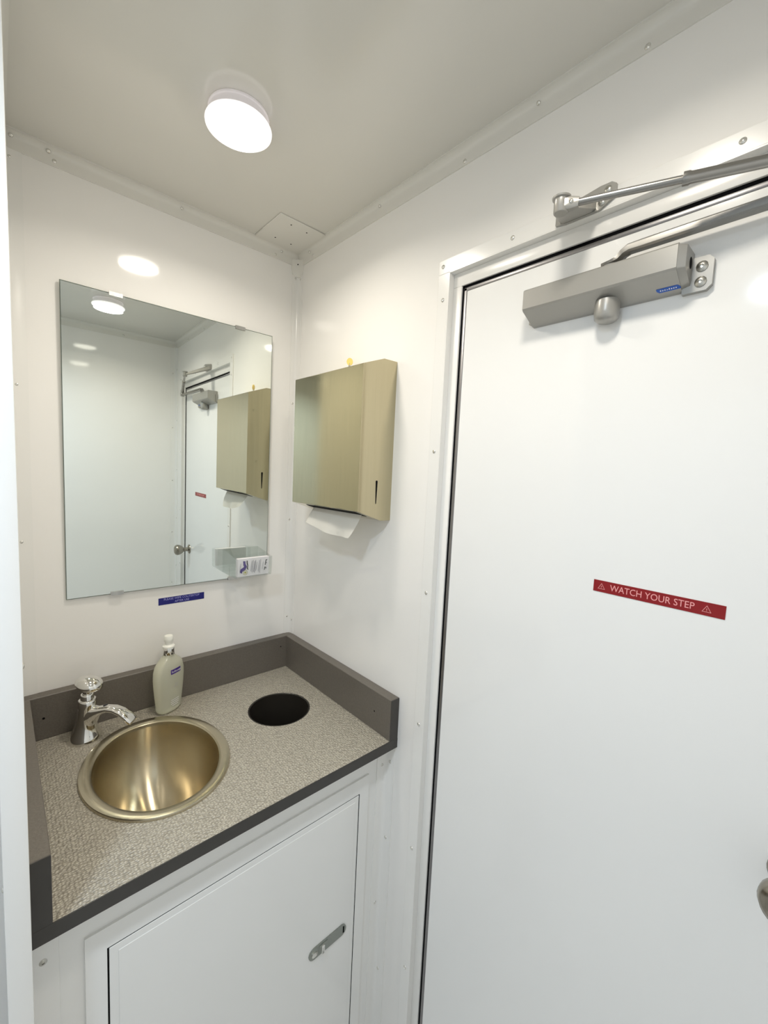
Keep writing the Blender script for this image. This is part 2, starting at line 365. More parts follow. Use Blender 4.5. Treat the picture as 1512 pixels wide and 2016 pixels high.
# ------------------------------------------------------------------ door closer
clo = thing('door_closer', 'silver grey hydraulic door closer with jointed arm above the white door', 'door closer', (XD, -.89, 1.75))
prof = [(XD, 1.798), (-.028, 1.798), (-.031, 1.795), (-.031, 1.7665), (-.029, 1.7635), (.006, 1.7472), (XD, 1.7465)]
body = mk('closer_body', prism(bmn(), prof, lambda x, z: (x, -.781, z), lambda x, z: (x, -1.000, z)), 'closer_paint', clo)
prof2 = [(XD, 1.7965), (-.0275, 1.7965), (-.0298, 1.794), (-.0298, 1.767), (-.028, 1.7645), (.006, 1.7485), (XD, 1.748)]
ec = mk('end_cap', prism(bmn(), prof2, lambda x, z: (x, -1.0, z), lambda x, z: (x + (.0 if x > 0 else .004), -1.009, 1.773 + (z - 1.773) * .92)), 'closer_paint', clo, 35)
mk('valve_slot', prism(bmn(), [(-.004 + .0045 * math.cos(a), 1.778 + .0075 * math.sin(a)) for a in [2 * PI * k / 14 for k in range(14)]], lambda x, z: (x, -1.004, z), lambda x, z: (x, -1.0095, z)), 'dark_hole', ec)
pl = [(-1.0, 1.742), (-1.027, 1.742), (-1.033, 1.748), (-1.033, 1.780), (-1.027, 1.786), (-1.0, 1.786)]
mp_ = mk('mounting_plate', prism(bmn(), pl, lambda y, z: (XD + .0005, y, z), lambda y, z: (.004, y, z)), 'closer_paint', clo)
for z in (1.773, 1.7535): fasten('screw', SCREW, (.004, -1.0205, z), (-1, 0, 0), mp_, 1.15)
pl2 = [(-.79, 1.742), (-.752, 1.745), (-.752, 1.784), (-.79, 1.786)]
mp2 = mk('mounting_plate', prism(bmn(), [(-.79, 1.752), (-.775, 1.752), (-.775, 1.784), (-.79, 1.784)], lambda y, z: (XD + .0005, y, z), lambda y, z: (.004, y, z)), 'closer_paint', clo)
mk('pinion_cap', lathe(bmn(), [(.0170, .008), (.0175, .0), (.0178, -.010), (.0165, -.0180), (.0120, -.0225), (.0005, -.0240)], (-.0035, -.9075, 1.7475), 28), 'closer_paint', clo, 45)
# badge
bd = mk('badge', prism(bmn(), [(-.972, 0), (-.975, -.0035), (-1.0, -.0035), (-1.0, 0), (-.997, .0035), (-.972, .0035)],
    lambda y, s: (-.0035 - s * .906 - .0002, y, 1.7516 + s * .422 - .0005), lambda y, s: (-.0035 - s * .906 + .0003, y, 1.7516 + s * .422 + .0006)), 'badge_blue', clo)
bm = bmn()
for k in range(8):
    y = -.976 - k * .0026; h = [.0016, .001, .0012, .0004, .0017, .0010, .0011, .0010][k]
    for s0, s1 in [(-.0010, h)]:
        q = lambda yy, s: (-.0035 - s * .906 - .0003, yy, 1.7516 + s * .422 - .0007)
        bm.faces.new([bm.verts.new(q(y, s0)), bm.verts.new(q(y - .0014, s0)), bm.verts.new(q(y - .0018, s1)), bm.verts.new(q(y - .0006, s1))])
mk('badge_lettering', bm, 'white_ink', bd)
# main arm
PV = (-.0105, -.911)
arm = bmn()
pts = [(PV[0], -.900, 1.8035), (PV[0], -.912, 1.8045), (PV[0], -.920, 1.808), (PV[0], -.926, 1.8145), (PV[0], -.934, 1.8185), (-.0085, -.95, 1.8198), (-.009, -1.08, 1.8205), (-.0115, -1.16, 1.8208), (-.0135, -1.235, 1.821)]
rings = []
for i, pnt in enumerate(pts):
    t = (Vector(pts[min(i + 1, 8)]) - Vector(pts[max(i - 1, 0)])).normalized(); w = Vector((1, 0, 0)); n = t.cross(w).normalized()
    hw, ht = [(.011, .003), (.0125, .003), (.0095, .0040), (.0085, .0050), (.008, .0058), (.0075, .0062), (.0072, .0062), (.007, .0058), (.007, .0048)][i]
    rings.append([Vector(pnt) + w * hw * a + n * ht * b for a, b in [(-1, -.6), (-.7, -1), (.7, -1), (1, -.6), (1, .6), (.7, 1), (-.7, 1), (-1, .6)]])
main_arm = mk('main_arm', loft(arm, rings), 'arm_steel', clo, 40)
mk('pivot_hub', lathe(bmn(), [(.0115, 0), (.0115, .0085), (.0095, .010), (.004, .0105), (.0005, .0105)], (PV[0], -.909, 1.797), 20), 'closer_paint', clo, 45)
# fore arm: adjustable rod and sleeve
KN = Vector((-.1, -.8715, 1.8635)); EL = Vector((-.0135, -1.235, 1.834))
d = (EL - KN).normalized(); L_ = (EL - KN).length
a0 = KN + d * .018; a1 = KN + d * L_ * .375; a2 = EL - d * .012
mk('arm_rod', tube(bmn(), [a0, a1 + d * .02], .0046, 14), 'arm_steel', clo, 40)
sl = mk('arm_sleeve', tube(bmn(), [a1, a1 + d * .006, a1 + d * .008, a2], [.0078, .0078, .0068, .0068], 14), 'arm_steel', clo, 40)
mk('elbow_joint', lathe(bmn(), [(.0085, -.020), (.0105, -.018), (.0105, -.004), (.0085, .0), (.0085, .008), (.0095, .011), (.005, .0135), (.0005, .0135)], EL, 20), 'closer_paint', clo, 45)
# knuckle: fork with pin
kn = mk('knuckle', lathe(bmn(), [(.0085, -.0105), (.0095, -.0095), (.0098, .0075), (.0120, .0085), (.0125, .0105), (.010, .0118), (.0005, .0120)], KN, 22), 'closer_paint', clo, 45)
side = d.cross(Vector((0, 0, 1))).normalized(); upv = side.cross(d)
bm = bmn()
sec = [KN + d * .002, KN + d * .014, KN + d * .0235]
rr = []
for c, (a, b) in zip(sec, [(.008, .0085), (.0065, .0080), (.0045, .0060)]): rr.append([c + side * a * x + upv * b * y for x, y in [(-1, -.6), (-.6, -1), (.6, -1), (1, -.6), (1, .6), (.6, 1), (-.6, 1), (-1, .6)]])
fk = mk('fork', loft(bm, rr), 'closer_paint', kn, 40)
fasten('pin', SCREW, KN + d * .014 + side * .0062, side, fk, .55); fasten('pin', SCREW, KN + d * .014 - side * .0062, -side, fk, .55)
# shoe: plate on the head casing and the projecting tongue
pl = [(-.8165, 1.8945), (-.832, 1.8925), (-.884, 1.8925), (-.907, 1.905), (-.907, 1.921), (-.900, 1.926), (-.884, 1.926), (-.8165, 1.916)]
shoe = mk('shoe_plate', prism(bmn(), pl, lambda y, z: (-.0032, y, z), lambda y, z: (-.0085, y, z)), 'closer_paint', clo)
fasten('screw', SCREW, (-.0085, -.8955, 1.9165), (-1, 0, 0), shoe, .9); fasten('screw', SCREW, (-.0085, -.888, 1.902), (-1, 0, 0), shoe, .9)
bm = bmn(); rr = []
for x, yc, zc, hy, hz in [(-.0075, -.852, 1.9035, .028, .010), (-.025, -.854, 1.896, .0235, .0085), (-.07, -.864, 1.8755, .0165, .0062), (-.098, -.8705, 1.8635, .0105, .0052)]:
    rr.append([(x, yc + hy * a, zc + hz * b) for a, b in [(-1, -.7), (-.8, -1), (.8, -1), (1, -.7), (1, .7), (.8, 1), (-.8, 1), (-1, .7)]])
mk('tongue', loft(bm, rr), 'closer_paint', shoe, 35)

# ------------------------------------------------------------------ mirror
th, ph = math.radians(1.05), math.radians(.39)
nrm = Vector((-math.sin(th), -math.cos(th), -math.sin(ph))).normalized(); e1 = Vector((math.cos(th), -math.sin(th), 0)); e2 = nrm.cross(e1) * 1
if e2.z < 0: e2 = -e2
MO = Vector((-.5812, -.0058, 1.1615)); MW, MH = .4885, .6985
mir = thing('mirror', 'frameless rectangular wall mirror held by small metal clips above the vanity', 'mirror', (-.337, -.004, 1.1615))
def mp(s, t, n): return MO + e1 * s + e2 * t + nrm * n
bm = bmn(); v = [bm.verts.new(mp(s, t, n)) for n in (-.005, 0) for s, t in ((0, 0), (MW, 0), (MW, MH), (0, MH))]
for q in [(0, 1, 2, 3), (0, 1, 5, 4), (1, 2, 6, 5), (2, 3, 7, 6), (3, 0, 4, 7)]: bm.faces.new([v[i] for i in q])
mk('glass_back', bm, 'glass_edge', mir)
bm = bmn(); v = [bm.verts.new(mp(s, t, .0002)) for s, t in ((.0015, .0015), (MW - .0015, .0015), (MW - .0015, MH - .0015), (.0015, MH - .0015))]
w = [bm.verts.new(mp(s, t, -.002)) for s, t in ((.0015, .0015), (MW - .0015, .0015), (MW - .0015, MH - .0015), (.0015, MH - .0015))]
bm.faces.new(v); bm.faces.new(w[::-1])
for i in range(4): bm.faces.new([v[i], v[(i + 1) % 4], w[(i + 1) % 4], w[i]])
mk('mirror_face', bm, 'mirror_silver', mir)
for s, t, dn in [(.089, MH, 1), (.380, MH, 1), (.086, 0, -1), (.370, 0, -1)]:
    bm = bmn()
    pr = [(-.006, dn * .0005), (-.006, dn * .003), (.003, dn * .003), (.003, -dn * .006), (.0006, -dn * .006), (.0006, dn * .0005)]
    prism(bm, pr, lambda n, q: mp(s, t + q, n), lambda n, q: mp(s + .027, t + q, n))
    mk('clip', bm, 'frame_aluminium', mir)

# ------------------------------------------------------------------ card holder on the mirror
HX0, HX1 = -.226, -.123
YB = -.0165
hol = thing('card_holder', 'clear acrylic business card holder fixed to the lower corner of the mirror', 'card holder', (-.175, YB, 1.185))
ac = 'clear_acrylic'
mk('back_plate', box(bmn(), HX0, HX1, YB, YB + .002 + .001, 1.183, 1.250), ac, hol)
def sidep(x): return prism(bmn(), [(YB, 1.183), (-.098, 1.183), (-.101, 1.190), (-.104, 1.236), (-.06, 1.243), (YB, 1.249)], lambda y, z: (x, y, z), lambda y, z: (x + .002, y, z))
mk('side_plate', sidep(HX0), ac, hol); mk('side_plate', sidep(HX1 - .002), ac, hol)
mk('front_plate', prism(bmn(), [(-.101, 1.185), (-.103, 1.185), (-.106, 1.236), (-.104, 1.236)], lambda y, z: (HX0, y, z), lambda y, z: (HX1, y, z)), ac, hol)
mk('bottom_plate', box(bmn(), HX0, HX1, YB, -.101, 1.183, 1.185), ac, hol)
for y in (-.060,):
    mk('divider', prism(bmn(), [(y, 1.185), (y - .0015, 1.185), (y - .0025, 1.240), (y - .001, 1.240)], lambda a, z: (HX0 + .002, a, z), lambda a, z: (HX1 - .002, a, z)), ac, hol)
cards = thing('business_cards', 'stack of white business cards with purple emblem in the clear holder', 'cards', (-.1745, -.094, 1.185))
CX0, CX1 = HX0 + .0065, HX1 - .0065
def cpt(s, t, n):      # point on the card front: s 0..1 left to right, t 0..1 bottom to top
    a = Vector((CX0, -.0975, 1.1856)); ux = Vector((CX1 - CX0, 0, 0)); uz = Vector((0, -.0022, .0495)); return a + ux * s + uz * t + Vector((0, -n, 0))
for k in range(6):
    bm = bmn(); n0 = -.0022 * k - .0004; j = random.uniform(-.006, .006) if k else 0
    v = [bm.verts.new(cpt(s + j, t, n)) for n in (n0 - .0019, n0) for s, t in ((0, 0), (1, 0), (1, 1), (0, 1))]
    for q in [(3, 2, 1, 0), (4, 5, 6, 7), (0, 1, 5, 4), (1, 2, 6, 5), (2, 3, 7, 6), (3, 0, 4, 7)]: bm.faces.new([v[i] for i in q])
    o = mk('card', bm, 'card', cards)
    if k == 0: front = o
def strip(bm, pts, w):
    """flat brush stroke on the card from (s,t) points"""
    P = [cpt(s, t, .0003 + .00005 * random.random()) for s, t in pts]
    L, R = [], []
    for i, q in enumerate(P):
        tn_ = (P[min(i + 1, len(P) - 1)] - P[max(i - 1, 0)]).normalized(); sd = tn_.cross(Vector((0, -1, 0))).normalized() * (w[i] if hasattr(w, '__len__') else w)
        L.append(bm.verts.new(q + sd)); R.append(bm.verts.new(q - sd))
    for i in range(len(P) - 1): bm.faces.new([L[i], L[i + 1], R[i + 1], R[i]])
bm = bmn()
strip(bm, [(.20, .86), (.20, .68), (.235, .55), (.20, .44), (.12, .36), (.10, .26), (.13, .20)], [.0022, .0034, .0040, .0046, .0046, .0030, .0008])
strip(bm, [(.16, .88), (.18, .72)], [.0006, .0016])
mk('emblem', bm, 'purple_ink', front)
bm = bmn(); strip(bm, [(.275, .88), (.285, .74), (.305, .60), (.295, .46), (.32, .36)], [.0012, .0018, .0014, .0018, .0010]); strip(bm, [(.30, .86), (.27, .82)], .0010)
mk('emblem_lettering', bm, 'black_ink', front)
bm = bmn(); strip(bm, [(.235 + .065 * math.cos(a), .22 + .13 * math.sin(a)) for a in [2 * PI * k / 16 for k in range(17)]], .0006); strip(bm, [(.205, .22), (.265, .22)], .0026)
mk('emblem_ring', bm, 'yellow_ink', front)
for s, t0, t1, w_ in [(.06, .30, .75, .0004), (.41, .25, .85, .0007), (.45, .18, .88, .0007), (.50, .20, .80, .0008), (.53, .15, .86, .0007), (.57, .25, .75, .0006), (.65, .20, .84, .0006), (.69, .12, .88, .0006), (.78, .30, .72, .0004)]:
    bm = bmn(); strip(bm, [(s + .03, t1), (s, t0)], w_); mk('printed_line', bm, 'grey_ink', front)
bm = bmn()
strip(bm, [(.90, .84), (.88, .62), (.875, .52)], .0011); strip(bm, [(.94, .83), (.90, .80)], .0009); strip(bm, [(.90, .66), (.93, .62)], .0008)
strip(bm, [(.87, .42), (.85, .24)], .0011); strip(bm, [(.87, .40), (.91, .37), (.895, .30)], .0009)
mk('printed_name', bm, 'black_ink', front)

# blue sticker under the mirror
bst = thing('notice_sticker', 'dark blue strip sticker asking to wipe the counter, under the mirror', 'sticker', (-.331, -.0005, 1.1213))
mk('vinyl_strip', box(bmn(), -.3885, -.2727, -.0006, .0002, 1.1121, 1.1307), 'blue_vinyl', bst)
mk('lettering', text_bm('PLEASE WIPE COUTERTOP', .0078, (1, 0, 0), UP, (-.3305, -.0007, 1.1258), xs=.98), 'pale_blue_ink', bst)
mk('lettering', text_bm('AFTER USE', .0078, (1, 0, 0), UP, (-.3305, -.0007, 1.1173), xs=.98), 'pale_blue_ink', bst)

# ------------------------------------------------------------------ towel dispenser
DYA, DYB = -.1675, -.4500
dsp = thing('towel_dispenser', 'brushed stainless steel paper towel dispenser on the wall beside the mirror', 'towel dispenser', (0, -.309, 1.3715))
pr = [(.0002, 1.3715), (-.0300, 1.3715), (-.0995, 1.3945), (-.1000, 1.3955), (-.1000, 1.7160), (-.0995, 1.7170), (-.0405, 1.7385), (.0002, 1.7390)]
dbody = mk('dispenser_body', prism(bmn(), pr, lambda x, z: (x, DYA, z), lambda x, z: (x, DYB, z)), 'brushed_steel', dsp)
def teardrop(): return [(.0029 * math.sin(a), 1.4623 + .0029 * math.cos(a)) for a in [(-PI / 2 + k * PI / 8) for k in range(9)]] + [(.0011, 1.4125), (.0005, 1.4112), (-.0005, 1.4112), (-.0011, 1.4125)]
for y, s in ((DYB, -1), (DYA, 1)):
    mk('level_slot', prism(bmn(), teardrop(), lambda a, z: (-.0475 + a, y - s * .002, z), lambda a, z: (-.0475 + a, y + s * .0003, z)), 'dark_hole', dsp)
# opening in the slanted underside
def under(u, y, off): # u 0..1 from the front edge to the back of the slant
    a = Vector((-.0995, y, 1.3945)); b_ = Vector((-.0300, y, 1.3715)); n_ = Vector((-.314, 0, -.949)); return a.lerp(b_, u) + n_ * off
bm = bmn()
ring = [(.12, DYB + .02), (.12, DYA - .055), (.30, DYA - .045), (.62, DYA - .05), (.62, DYB + .02)]
v0 = [bm.verts.new(under(u, y, .0004)) for u, y in ring]; v1 = [bm.verts.new(under(u, y, -.003)) for u, y in ring]
bm.faces.new(v0); bm.faces.new(v1[::-1])
for i in range(5): bm.faces.new([v0[i], v0[(i + 1) % 5], v1[(i + 1) % 5], v1[i]])
mk('towel_opening', bm, 'dark_hole', dsp)
KX, KY = -.026, -.303
lk = mk('lock', lathe(bmn(), [(.008, -.0005), (.008, .003), (.006, .0045), (.0005, .0045)], (KX, KY, 1.739), 18), 'lock_steel', dsp, 45)
key = mk('key', prism(bmn(), [(.0078 * math.cos(a), 1.7575 + .0092 * math.sin(a)) for a in [2 * PI * k / 20 for k in range(20)]], lambda s, z: (KX + s * .72 - .0012, KY - s * .69 - .0012, z), lambda s, z: (KX + s * .72 + .0012, KY - s * .69 + .0012, z)), 'key_plastic', dsp, 40)
mk('key_blade', box(bmn(), KX - .002, KX + .002, KY - .002, KY + .002, 1.742, 1.754), 'lock_steel', key)
# paper towel hanging from the opening
tw = bmn(); NU, NV = 18, 12
def towel_pt(u, v):
    y0 = -.226 - .200 * u
    path = [(-.066, 1.387), (-.074, 1.372), (-.081, 1.357), (-.086, 1.342), (-.089, 1.330)]
    s = v * 4; i = min(3, int(s)); f = s - i
    x = path[i][0] * (1 - f) + path[i + 1][0] * f; z = path[i][1] * (1 - f) + path[i + 1][1] * f
    bow = math.sin(u * PI) * .006
    x -= (.005 * v * math.sin(u * 5.2 + .6) + .003 * v * v * math.cos(u * 13)); z += -bow * v + .016 * v * (1 - u) ** 1.5 - .002 * v * u
    y = y0 + .020 * v * v * u ** 3 - .004 * v * (1 - u)
    return (x, y, z)
g = [[tw.verts.new(towel_pt(i / NU, j / NV)) for j in range(NV + 1)] for i in range(NU + 1)]
for i in range(NU):
    for j in range(NV): tw.faces.new([g[i][j], g[i + 1][j], g[i + 1][j + 1], g[i][j + 1]])
ex = bmesh.ops.solidify(tw, geom=tw.faces[:], thickness=.0006)
tow = mk('paper_towel', tw, 'paper', None, 60, loc=(-.09, -.32, 1.36)); tag(tow, 'white folded paper towel hanging out of the steel dispenser', 'paper towel')

# ------------------------------------------------------------------ vanity: countertop
ZT, ZB = .856, .832
SC, SA, SB = (-.4552, -.2557), .1375, .1715            # sink centre and half axes of its rim
HC, HR = (-.1590, -.2310), .0785
top = thing('countertop', 'taupe pebbled laminate countertop with raised splash edges and a round waste hole', 'countertop', (-.338, -.25, ZB))
def plate_holes(outer, holes, z0, z1):
    bm = bmn()
    def layer(z):
        L = []
        for lp in [outer] + holes:
            vs = [bm.verts.new((x, y, z)) for x, y in lp]; es = [bm.edges.new((vs[i], vs[(i + 1) % len(vs)])) for i in range(len(vs))]; L.append((vs, es))
        bmesh.ops.triangle_fill(bm, use_beauty=True, use_dissolve=False, edges=[e for _, es in L for e in es]); return [vs for vs, _ in L]
    A, Bv = layer(z1), layer(z0)
    for a, c in zip(A, Bv):
        for i in range(len(a)): bm.faces.new([a[i], a[(i + 1) % len(a)], c[(i + 1) % len(a)], c[i]])
    return bm
ell = lambda c, a, b_, n: [(c[0] + a * math.cos(2 * PI * k / n), c[1] + b_ * math.sin(2 * PI * k / n)) for k in range(n)]
holes = [ell(SC, SA - .012, SB - .012, 56), ell(HC, HR, HR, 48)]
mk('counter_slab', plate_holes([(PX1, -.5115), (0, -.5115), (0, 0), (PX1, 0)], holes, ZB, ZT), 'laminate', top)
mk('edge_band', box(bmn(), PX1, 0, -.5115, -.513, ZB, ZT - .0004), 'laminate_edge', top)
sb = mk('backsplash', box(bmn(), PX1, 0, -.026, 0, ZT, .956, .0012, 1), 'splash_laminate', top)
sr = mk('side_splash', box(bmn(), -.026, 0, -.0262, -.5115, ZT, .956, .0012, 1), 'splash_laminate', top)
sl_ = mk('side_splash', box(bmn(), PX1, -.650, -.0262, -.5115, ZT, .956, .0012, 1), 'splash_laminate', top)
mk('end_band', box(bmn(), -.0255, -.0005, -.5113, -.5128, ZT - .002, .9555), 'laminate_edge', sr)
mk('end_band', box(bmn(), PX1 + .0005, -.6505, -.5113, -.5128, ZT - .002, .9555), 'laminate_edge', sl_)
fasten('screw_hole', HOLE, (-.628, -.026, .905), (0, -1, 0), sb); fasten('screw_hole', HOLE, (-.045, -.026, .925), (0, -1, 0), sb, .7); fasten('screw_hole', HOLE, (-.026, -.455, .905), (-1, 0, 0), sr, .8)
# waste chute
ch = lathe(bmn(), [(HR + .0005, .0035), (HR - .0015, .0040), (HR - .0035, .0028), (HR - .0045, -.004), (HR - .0045, -.022), (HR - .006, -.028), (HR - .006, -.10)], (HC[0], HC[1], ZT - .0035), 48, cap=False)
M['chute_plastic'] = mat('chute_plastic', (.022, .019, .015), .3)
mk('waste_chute', ch, 'chute_plastic', top, 40)
bn = bmn(); lathe(bn, [(.001, .012), (.085, .012), (.098, .50), (.102, .50), (.088, .0), (.001, .0)], (HC[0], HC[1], .10), 36, cap=False)
tag(mk('waste_bin', bn, 'bin_liner', None, 40, loc=(HC[0], HC[1], .10)), 'dark green waste bin under the round countertop hole', 'bin')

# sink
snk = thing('sink', 'oval brushed steel basin with warm golden sheen set into the countertop', 'sink', (SC[0], SC[1], ZT))
def oval(s, z, n=72): # s shrink in metres from the rim
    return [(SC[0] + (SA - s) * math.cos(2 * PI * k / n), SC[1] + (SB - s) * math.sin(2 * PI * k / n), z) for k in range(n)]
rim = [(0, ZT - .0005), (.0, ZT + .0040), (.0012, ZT + .0058), (.006, ZT + .0066), (.0185, ZT + .0060), (.0222, ZT + .0035), (.0236, ZT - .003)]
mk('rim', loft(bmn(), [oval(*q) for q in rim], cap=False), 'rim_steel', snk, 35)
bowl = []
NB = 22; DEP = .158
for k in range(NB + 1):
    a = k / NB * PI / 2 * .955
    cs, sn = math.cos(a) ** .85, math.sin(a)
    bowl.append([(SC[0] + (SA - .0236) * cs * math.cos(2 * PI * i / 72), SC[1] + (SB - .0236) * cs * math.sin(2 * PI * i / 72), ZT - .003 - DEP * sn) for i in range(72)])
bm = loft(bmn(), bowl, cap=False)
bow = mk('bowl', bm, 'sink_steel', snk, 60, loc=(SC[0], SC[1], ZT))
drn = mk('drain', lathe(bmn(), [(.024, .0005), (.0235, .0030), (.0195, .0030), (.017, -.001), (.0165, -.010), (.0005, -.010)], (SC[0], SC[1], ZT - .003 - DEP * .99), 32), 'rim_steel', snk, 40)
mk('drain_hole', lathe(bmn(), [(.0125, 0), (.0125, .0006), (.0005, .0006)], (SC[0], SC[1], ZT - .0128 - DEP * .99), 24), 'dark_hole', drn)

# ------------------------------------------------------------------ faucet
FX, FY = -.5560, -.0765
fau = thing('faucet', 'chrome push button faucet with egg shaped knob behind the basin', 'faucet', (FX, FY, ZT))
ud = Vector((.75, -.66, 0)).normalized(); wd = Vector((-ud.y, ud.x, 0))
# body leans: sections (offset along spout, height, half along, half across)
bs = [(-.003, 0, .0325, .0340), (-.003, .003, .0325, .0340), (-.0025, .012, .0285, .0300), (-.002, .026, .0235, .0245), (-.0005, .042, .0200, .0205), (.001, .058, .0182, .0186), (.002, .074, .0178, .0182), (.0025, .088, .0185, .0188), (.0025, .092, .0165, .0170), (.0025, .090, .0140, .0140)]
rings = [[Vector((FX, FY, ZT)) + ud * (o + a * math.cos(2 * PI * k / 36)) + wd * b_ * math.sin(2 * PI * k / 36) + Vector((0, 0, h)) for k in range(36)] for o, h, a, b_ in bs]
mk('faucet_body', loft(bmn(), rings), 'chrome', fau, 60)
AX = Vector((FX, FY, ZT)) + ud * .0025
mk('collar', lathe(bmn(), [(.0130, .080), (.0130, .103), (.0120, .105), (.0095, .105), (.0090, .102)], AX, 28), 'chrome', fau, 40)
hd = bmn()
stem = lathe(hd, [(.0085, .098), (.0085, .119)], AX, 20)
knobf = mk('knob_stem', hd, 'chrome', fau, 40)
hb = bmn(); bmesh.ops.create_uvsphere(hb, u_segments=32, v_segments=20, radius=1)
for v in hb.verts:
    z = v.co.z; v.co.z = z * (.0195 if z > 0 else .0115); k = 1 + .10 * v.co.x
    v.co.x *= .0285; v.co.y *= .0245 * k
tilt = Matrix.Rotation(math.radians(16), 4, 'Y')
rot = Matrix((( ud.x, wd.x, 0, 0), (ud.y, wd.y, 0, 0), (0, 0, 1, 0), (0, 0, 0, 1)))
xform(hb, Matrix.Translation(AX + ud * .004 + Vector((0, 0, .1265))) @ rot @ tilt)
mk('push_knob', hb, 'chrome', fau, 80)
_top = [(.004, .086, .0185), (.014, .0805, .0170), (.022, .0770, .0150), (.032, .0760, .0135), (.048, .0790, .0125), (.064, .0775, .0132), (.079, .0715, .0145), (.092, .0615, .0155), (.1025, .0505, .0158), (.1050, .0465, .0125)]
_bot = [.020, .036, .048, .0575, .0655, .0650, .0590, .0500, .0405, .0400]
sp = [(a, (t + b_) / 2, w_, (t - b_) / 2) for (a, t, w_), b_ in zip(_top, _bot)]
rings = []
for i, (s, h, w_, t_) in enumerate(sp):
    p0 = sp[max(i - 1, 0)]; p1 = sp[min(i + 1, len(sp) - 1)]
    tg = Vector((p1[0] - p0[0], 0, p1[1] - p0[1])).normalized(); nn = Vector((-tg.z, 0, tg.x))
    c = Vector((FX, FY, ZT)) + ud * s + Vector((0, 0, h)); r_ = []
    for k in range(28):
        a = 2 * PI * k / 28; ca, sa = math.cos(a), math.sin(a)
        x = math.copysign(abs(ca) ** .75, ca) * w_; y = math.copysign(abs(sa) ** .85, sa) * t_ * (1.15 if sa > 0 else .85)
        r_.append(c + wd * x + (ud * nn.x + Vector((0, 0, nn.z))) * y)
    rings.append(r_)
spt = mk('spout', loft(bmn(), rings), 'chrome', fau, 60)
mk('indicator_mark', lathe(bmn(), [(.0032, -.001), (.0032, .0004), (.0004, .0004)], Vector((FX, FY, ZT)) + ud * .043 + Vector((0, 0, .0798)), 16, 1.5, .8), 'black_ink', spt)

# ------------------------------------------------------------------ soap bottle
SX, SY = -.3815, -.0640; SROT = math.radians(28)
sop = thing('soap_bottle', 'clear pump bottle of hand soap with a purple label against the backsplash', 'soap bottle', (SX, SY, ZT))
sop_bm = bmn(); prof = [(.020, .0005), (.0275, .0012), (.0320, .005), (.0338, .011), (.0348, .025), (.0372, .045), (.0398, .070), (.0412, .092), (.0402, .108), (.0360, .122), (.0280, .133), (.0180, .141), (.0128, .145), (.0122, .150)]
def sring(a, h, b_=None):
    b_ = b_ if b_ else min(a * .60, .0235) if a > .02 else a * (.60 + (.02 - a) / .008 * .4 if a > .012 else 1)
    out = []
    for k in range(40):
        t = 2 * PI * k / 40; ct, st = math.cos(t), math.sin(t)
        x = math.copysign(abs(ct) ** .85, ct) * a; y = math.copysign(abs(st) ** .85, st) * b_
        out.append((SX + x * math.cos(SROT) - y * math.sin(SROT), SY + x * math.sin(SROT) + y * math.cos(SROT), ZT + h))
    return out
mk('bottle', loft(sop_bm, [sring(a, h) for a, h in prof]), 'soap_bottle', sop, 60)
mk('collar', lathe(bmn(), [(.0132, .1475), (.0136, .149), (.0136, .1660), (.0130, .1672), (.0005, .1672)], (SX, SY, ZT), 28), 'chrome', sop, 40)
pu = mk('pump', lathe(bmn(), [(.0140, .1660), (.0140, .1690), (.0110, .1715), (.0090, .1730), (.0088, .1780), (.0108, .1820), (.0112, .1890), (.0092, .1950), (.0005, .1965)], (SX, SY, ZT), 24), 'white_plastic', sop, 45)
sdir = Vector((math.cos(SROT + .5), math.sin(SROT + .5), 0))
mk('pump_nozzle', tube(bmn(), [Vector((SX, SY, ZT + .187)), Vector((SX, SY, ZT + .187)) + sdir * .010, Vector((SX, SY, ZT + .184)) + sdir * .020], [.0072, .0062, .0042], 14), 'white_plastic', pu, 45)
# print on the front of the bottle
fr_ = Vector((math.sin(SROT), -math.cos(SROT), 0)); rt = Vector((math.cos(SROT), math.sin(SROT), 0))
def bpnt(x, h, off=.0005):
    a = [pr_ for pr_ in prof if pr_[1] <= h][-1]; c = [pr_ for pr_ in prof if pr_[1] >= h][0]
    f = 0 if c[1] == a[1] else (h - a[1]) / (c[1] - a[1]); A = a[0] + (c[0] - a[0]) * f
    b_ = min(A * .60, .0235); ct = min(1, abs(x) / A) ** (1 / .85); st = math.sqrt(max(0, 1 - ct * ct)) ** .85
    return Vector((SX, SY, ZT + h)) + rt * x + fr_ * (b_ * st + off)
def patch(bm, x0, x1, h0, h1, off=.0005, slope=0, n=8):
    for i in range(n):
        xa, xb = x0 + (x1 - x0) * i / n, x0 + (x1 - x0) * (i + 1) / n
        bm.faces.new([bm.verts.new(bpnt(xa, h0 + slope * xa, off)), bm.verts.new(bpnt(xb, h0 + slope * xb, off)), bm.verts.new(bpnt(xb, h1 + slope * xb, off)), bm.verts.new(bpnt(xa, h1 + slope * xa, off))])
    return bm
lb = mk('brand_label', patch(bmn(), -.0145, .0155, .1025, .1140), 'purple_ink', sop)
bm = text_bm('Softsoap', .0082, (1, 0, 0), (0, 0, 1), (0, 0, 0), depth=0)
for v in bm.verts: v.co = bpnt(v.co.x + .0008, v.co.z + .1084, .0010)
mk('label_lettering', bm, 'white_ink', lb)
for h, x0, x1 in [(.034, -.012, .012), (.029, -.013, .012), (.024, -.012, .012), (.019, -.008, .010)]: mk('printed_line', patch(bmn(), x0, x1, h - .0007, h + .0007), 'white_ink', sop)
for h, x0, x1 in [(.0745, -.004, .006), (.069, -.007, .007)]: mk('scent_line', patch(bmn(), x0, x1, h - .0006, h + .0006), 'grey_ink', sop)

